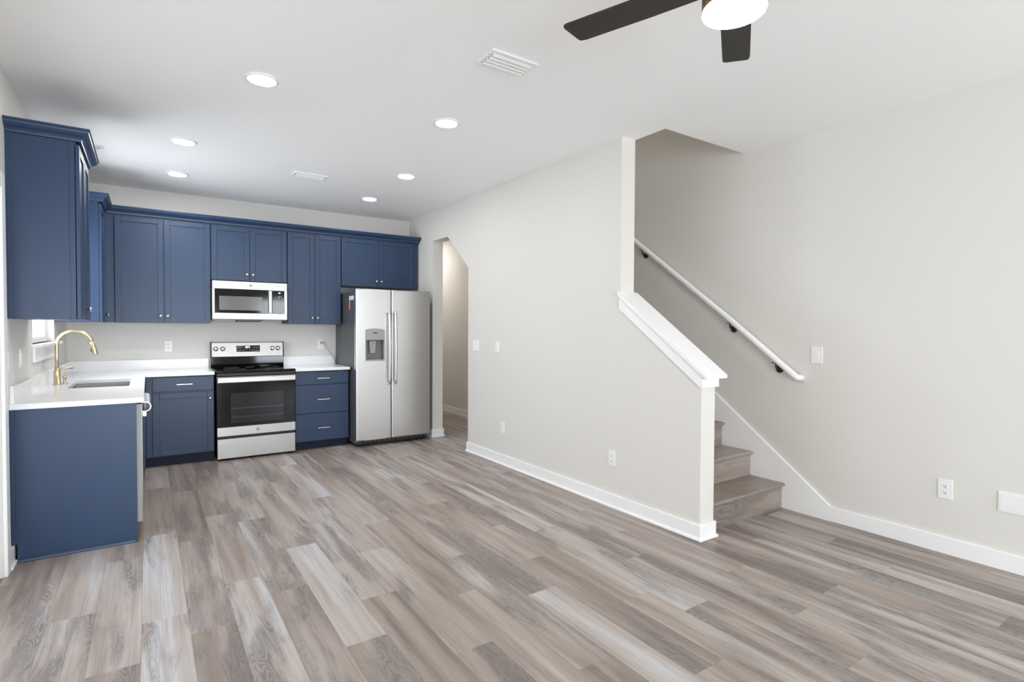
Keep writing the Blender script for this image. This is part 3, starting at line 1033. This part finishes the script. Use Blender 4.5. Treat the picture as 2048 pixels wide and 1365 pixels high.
mb = MB().box(-1.786, -1.661, -.3990, -.3902, 1.515, 1.763, .003)
nf = len(mb.bm.faces)
rows = [(1.700, (-1.712,), .022), (1.688, (-1.752, -1.717, -1.681), .009), (1.668, (-1.752, -1.717, -1.681), .009), (1.646, (-1.681,), .009), (1.640, (-1.733,), .017),
        (1.625, (-1.757, -1.733, -1.711, -1.681), .006), (1.606, (-1.757, -1.733, -1.711, -1.681), .006), (1.587, (-1.757, -1.733, -1.711, -1.681), .006), (1.567, (-1.757, -1.733, -1.711, -1.681), .006), (1.540, (-1.750, -1.715), .008)]
for z, xs_, hw in rows:
    for x in xs_:
        mb.box(x - hw, x + hw, -.3996, -.3989, z - .0028, z + .0028)
pn = mb.paint(nf).build('control_panel', ('blackglass', 'mark'), mw)
MB().text('00', .020, FRONT(-1.711, -.3994, 1.740)).build('digits', 'digit', pn)
emblem(-1.999, -.400, 1.808, .014, md)
mb = MB()
mb.box(MX0 + .02, -2.14, -.35, -.08, MZ0 - .016, MZ0 - .008, .003)
mb.build('grease_filter', 'steel', mw)
mb = MB()
mb.box(-1.87, MX1 - .06, -.35, -.08, MZ0 - .016, MZ0 - .008, .003)
mb.build('grease_filter', 'steel', mw)
MB().box(-2.12, -1.89, -.355, -.10, MZ0 - .024, MZ0 - .008, .004).build('lamp_housing', 'darkgrey', mw)

# ------------------------------------------------------------------ refrigerator
GX0, GX1, GY, GS = -.993, -.083, -.820, -.575
rf = thing('refrigerator', 'stainless side-by-side refrigerator with water dispenser standing by the doorway', 'refrigerator', (-.54, -.4, 0))
MB().box(GX0 + .004, GX1 - .004, -.745, -.030, .040, 1.772, .004).build('case', 'case', rf)
mb = MB().box(GX0 + .015, GX1 - .015, -.742, -.715, .018, .068, .003)
for k in range(14):
    x = GX0 + .08 + k * .058
    mb.box(x, x + .035, -.746, -.742, .03, .055)
mb.build('grille', 'black', rf)
for x in (GX0 + .05, GX1 - .05):
    for y in (-.70, -.08):
        MB().lathe([(.020, -.012), (.022, -.010), (.022, .010), (.020, .012), (0, .012)], (x, y, .022), 'x', 18).build('wheel', 'black', rf)
BXR, BZ_0, BZ_1 = (-.876, -.670), .997, 1.223
dl = MB()
# freezer door built round the dispenser recess
dl.box(GX0, BXR[0], GY, -.752, .078, 1.803, .010, 4)
dl.box(BXR[1], GS - .004, GY, -.752, .078, 1.803, .010, 4)
dl.box(BXR[0] - .02, BXR[1] + .02, GY + .0001, -.752, .080, BZ_0, .0)
dl.box(BXR[0] - .02, BXR[1] + .02, GY + .0001, -.752, BZ_1, 1.801, .0)
dl = dl.build('door', 'steelv', rf)
dr = MB().box(GS + .002, GX1, GY, -.752, .078, 1.803, .010, 4).build('door', 'steelv', rf)
def fridge_handle(x, parent):
    pts_ = []
    for k in range(25):
        s = k / 24
        z = .725 + s * .810
        pts_.append((x, GY - .046 - .012 * math.sin(math.pi * s), z))
    mb_ = MB().tube([(x, GY + .002, .718), (x, GY - .030, .716)] + pts_ + [(x, GY - .030, 1.544), (x, GY + .002, 1.542)], .0135, 14, flat=(1.0, .8))
    mb_.build('handle', 'steelv', parent)
fridge_handle(-.614, dl)
fridge_handle(-.540, dr)
dsp = MB()
dsp.poly([(-.886, 1.223), (-.658, 1.223), (-.658, 1.338), (-.70, 1.350), (-.772, 1.355), (-.844, 1.350), (-.886, 1.338)], 'y', GY - .008, GY + .02, .002)
dsp.box(-.886, BXR[0], GY - .006, GY + .02, .985, 1.223, .002)
dsp.box(BXR[1], -.658, GY - .006, GY + .02, .985, 1.223, .002)
dsp.box(-.886, -.658, GY - .010, GY + .02, .983, .999, .003)
dsp = dsp.build('dispenser', 'grey', dl)
MB().box(BXR[0], BXR[1], -.7545, -.7515, BZ_0, BZ_1).box(BXR[0], BXR[0] + .003, GY, -.752, BZ_0, BZ_1).box(BXR[1] - .003, BXR[1], GY, -.752, BZ_0, BZ_1).build('recess', 'recess', dsp)
MB().poly([(-.825, 1.215), (-.755, 1.215), (-.750, 1.19), (-.760, 1.075), (-.79, 1.068), (-.82, 1.075), (-.830, 1.19)], 'y', -.790, -.775, .003).build('paddle', 'grey', dsp)
MB().box(-.798, -.748, GY - .0095, GY - .0075, 1.297, 1.313, .001).build('screen', 'darkgrey', dsp)
emblem(-.145, GY, 1.722, .016, dr)
for x in (GX0 + .04, GX1 - .04):
    MB().box(x - .03, x + .03, -.790, -.690, 1.772, 1.797, .008, 3).build('hinge_cover', 'case', rf)
MB().box(GX0 + .0028, GX0 + .0038, -.735, -.570, 1.680, 1.726).build('paper_label', 'sticker', rf)
MB().box(GX0 + .0028, GX0 + .0042, -.603, -.566, 1.570, 1.680).build('orange_strip', 'orange', rf)

# ------------------------------------------------------------------ plates, switches, outlets
def plate_at(kind, name, label, group, face, u, z, w=.070, h=.115):
    """face: 'x-' plate on wall x=const facing -x (value), etc.  built directly in place"""
    ax, val = face
    def B(mb_, a0, a1, d0, d1, z0, z1, bev=.0):
        if ax == '-x':
            mb_.box(val - d1, val - d0, u + a0, u + a1, z + z0, z + z1, bev, 2)
        elif ax == '+x':
            mb_.box(val + d0, val + d1, u + a0, u + a1, z + z0, z + z1, bev, 2)
        else:
            mb_.box(u + a0, u + a1, val - d1, val - d0, z + z0, z + z1, bev, 2)
        return mb_
    loc = {'-x': (val, u, z), '+x': (val, u, z), '-y': (u, val, z)}[ax]
    t_ = thing(name, label, 'switch' if 'switch' in name else 'outlet', loc, group)
    B(MB(), -w / 2, w / 2, 0, .006, -h / 2, h / 2, .0025).build('cover_plate', 'plate', t_)
    n = 2 if kind == 'switch2' else 1
    if kind.startswith('switch'):
        for k in range(n):
            c = 0 if n == 1 else (-.023 + .046 * k)
            B(MB(), c - .0165, c + .0165, .004, .0085, -.033, .033, .0012).build('rocker', 'plate', t_)
    elif kind == 'outlet':
        for s in (-1, 1):
            o_ = B(MB(), -.017, .017, .004, .0075, s * .0195 - .0145, s * .0195 + .0145, .004).build('receptacle', 'plate', t_)
            sl = MB()
            B(sl, -.0075, -.0052, .0070, .0079, s * .0195 - .001, s * .0195 + .0075)
            B(sl, .0052, .0075, .0070, .0079, s * .0195 - .001, s * .0195 + .0065)
            B(sl, -.0025, .0025, .0070, .0079, s * .0195 - .0095, s * .0195 - .0045)
            sl.build('slots', 'slot', o_)
    return t_
plate_at('outlet', 'wall_outlet', 'white outlet on the back wall left of the range', 'wall outlets', ('-y', 0), -2.742, 1.155)
plate_at('outlet', 'wall_outlet', 'white outlet with a plugged cord on the back wall beside the refrigerator', 'wall outlets', ('-y', 0), -1.166, 1.158)
plate_at('switch2', 'light_switch', 'white double light switch beside the cut corner doorway', 'light switches', ('-x', 0), -1.781, 1.174, .116)
plate_at('switch', 'light_switch', 'narrow white light switch right of the double switch on the stair wall', 'light switches', ('-x', 0), -2.212, 1.173)
plate_at('outlet', 'wall_outlet', 'white outlet low on the stair wall nearer the doorway', 'wall outlets', ('-x', 0), -2.312, .374)
plate_at('outlet', 'wall_outlet', 'white outlet low on the stair wall nearer the low wall end', 'wall outlets', ('-x', 0), -3.842, .374)
plate_at('switch', 'light_switch', 'white light switch on the right wall past the end of the handrail', 'light switches', ('-x', XR), -4.803, 1.178, .080, .125)
plate_at('outlet', 'wall_outlet', 'white outlet with visible slots low on the right wall', 'wall outlets', ('-x', XR), -5.576, .394, .075, .118)
plate_at('switch', 'light_switch', 'white switch on the left wall between window and nearest cabinet side', 'light switches', ('+x', XL), -2.335, 1.164)
plate_at('switch', 'light_switch', 'white switch at the left picture edge beside the door casing', 'light switches', ('+x', XL), -2.715, 1.165, .070)
bl = thing('wall_panel', 'wide blank white cover plate low on the right wall at the picture edge', 'cover plate', (XR, -5.93, .388))
MB().box(XR - .007, XR, -6.035, -5.822, .330, .448, .003, 2).build('cover_plate', 'plate', bl)
mb = MB()
mb.box(XR - .0085, XR - .006, -6.025, -5.832, .340, .438, .0015)
mb.build('door', 'plate', bl)

# fridge cord
pc = thing('power_cord', 'thin grey power cord hanging from the outlet beside the refrigerator', 'cord', (-1.15, -.03, 1.17))
MB().box(-1.180, -1.142, -.034, -.0085, 1.163, 1.190, .005, 2).build('plug', 'cord', pc)
MB().tube([(-1.145, -.026, 1.176), (-1.125, -.030, 1.160), (-1.10, -.030, 1.120), (-1.06, -.030, 1.060), (-1.03, -.030, 1.010), (-1.012, -.030, .960), (-1.002, -.032, .925), (-.9985, -.034, .86), (-.9985, -.02, .70)], .004, 8).build('cable', 'cord', pc)

# ------------------------------------------------------------------ ceiling lights, vents, fan
def downlight(x, y, label, lens='lamp', H=H):
    t_ = thing('recessed_light', label, 'ceiling light', (x, y, H), 'recessed ceiling lights')
    MB().lathe([(.0, -.0005), (.092, -.0005), (.092, .004), (.086, .008), (.076, .009), (.072, .005), (.0, .005)], (x, y, H), '-z', 40).build('trim_ring', 'plate', t_)
    MB().lathe([(.0, .0052), (.0715, .0052), (.070, .0085), (.04, .0105), (0, .011)], (x, y, H), '-z', 40).build('lens', lens, t_)
    return t_
downlight(-2.366, -3.386, 'large bright recessed light nearest the camera on the left half of the ceiling')
downlight(-2.683, -1.916, 'recessed ceiling light in the left row, middle one above the sink run')
downlight(-2.681, -.857, 'recessed ceiling light in the left row closest to the back wall')
downlight(-1.190, -3.406, 'recessed ceiling light left of the fan, nearest of the right row', 'lampsoft')
downlight(-.902, -2.015, 'recessed ceiling light in the right row, middle one before the refrigerator', 'lampsoft')
downlight(-.880, -.948, 'recessed ceiling light in the right row above the refrigerator', 'lampsoft')
downlight(-3.290, -1.385, 'unlit recessed ceiling disc peeking out beside the left crown molding', 'lampoff')

downlight(.55, 1.25, 'recessed light added unseen in the hall beyond the doorway to brighten it')  # lamp added out of view to brighten the hall

downlight(.62, -2.3, 'recessed light added unseen high above the stairs to brighten the stairwell', 'lamp', 5.2)  # unseen lamp added to lift the stairwell and header

def vent(x0, x1, y0, y1, label, n):
    t_ = thing('ceiling_vent', label, 'vent', ((x0 + x1) / 2, (y0 + y1) / 2, H), 'ceiling vents')
    fr_ = MB()
    w = .022
    fr_.box(x0, x1, y0, y0 + w, H - .010, H, .004, 2)
    fr_.box(x0, x1, y1 - w, y1, H - .010, H, .004, 2)
    fr_.box(x0, x0 + w, y0 + w, y1 - w, H - .010, H, .004, 2)
    fr_.box(x1 - w, x1, y0 + w, y1 - w, H - .010, H, .004, 2)
    fr_.build('frame', 'plate', t_)
    MB().box(x0 + w, x1 - w, y0 + w, y1 - w, H - .002, H - .0005).build('duct_shade', 'vent_shade', t_)  # grey sheet behind the louvers, shade of the gaps put into its colour
    step = (y1 - y0 - 2 * w) / n
    for k in range(n):
        yc = y0 + w + (k + .5) * step
        MB().poly([(yc - step * .40, H - .004), (yc - step * .40 + .002, H - .003), (yc + step * .30, H - .015), (yc + step * .30 - .002, H - .017)], 'x', x0 + w, x1 - w).build('louver', 'plate', t_)
    return t_
vent(-1.455, -1.165, -4.440, -4.268, 'larger white ceiling vent in front of the fan blade', 4)
vent(-1.800, -1.500, -1.590, -1.435, 'smaller white ceiling vent between the two rows of recessed lights', 4)

FC = Vector((-1.350, -5.735))
fn = thing('ceiling_fan', 'dark bronze ceiling fan with a glowing round lamp at the top edge', 'fan', (FC.x, FC.y, H))
MB().lathe([(0, 0), (.072, 0), (.072, .012), (.055, .050), (.020, .058), (0, .058)], (FC.x, FC.y, H), '-z', 36).build('canopy', 'bronze', fn)
MB().lathe([(.0, 0), (.013, 0), (.013, .20), (0, .20)], (FC.x, FC.y, H - .05), '-z', 18).build('downrod', 'bronze', fn)
MB().lathe([(0, .212), (.03, .215), (.085, .235), (.0985, .255), (.0985, .392), (.096, .396), (.093, .396), (.093, .380), (0, .380)], (FC.x, FC.y, H), '-z', 48).build('motor_housing', 'bronze', fn)
MB().lathe([(0, .381), (.092, .381), (.092, .3965), (.0975, .398), (.0985, .403), (.096, .409), (.086, .414), (.05, .418), (0, .419)], (FC.x, FC.y, H), '-z', 48).build('lamp_lens', 'fanlamp', fn)
for ang in (110.4, 32.9, -37.5, -108, 181):
    b = bmesh.new()
    prof = [(.085, -.034), (.13, -.050), (.30, -.054), (.56, -.054), (.582, -.049), (.588, -.040), (.606, .040), (.604, .050), (.592, .054), (.30, .052), (.13, .048), (.085, .034)]
    lo_ = [b.verts.new((x, y, -.004)) for x, y in prof]
    hi_ = [b.verts.new((x, y, .004)) for x, y in prof]
    b.faces.new(lo_[::-1])
    b.faces.new(hi_)
    for k in range(len(prof)):
        j = (k + 1) % len(prof)
        b.faces.new((lo_[k], lo_[j], hi_[j], hi_[k]))
    bmesh.ops.recalc_face_normals(b, faces=list(b.faces))
    mb = MB()
    mb._add(b, Matrix.Translation((FC.x, FC.y, 2.500)) @ Matrix.Rotation(R(ang), 4, 'Z') @ Matrix.Rotation(R(9), 4, 'X'))
    mb.build('blade', 'blade', fn)
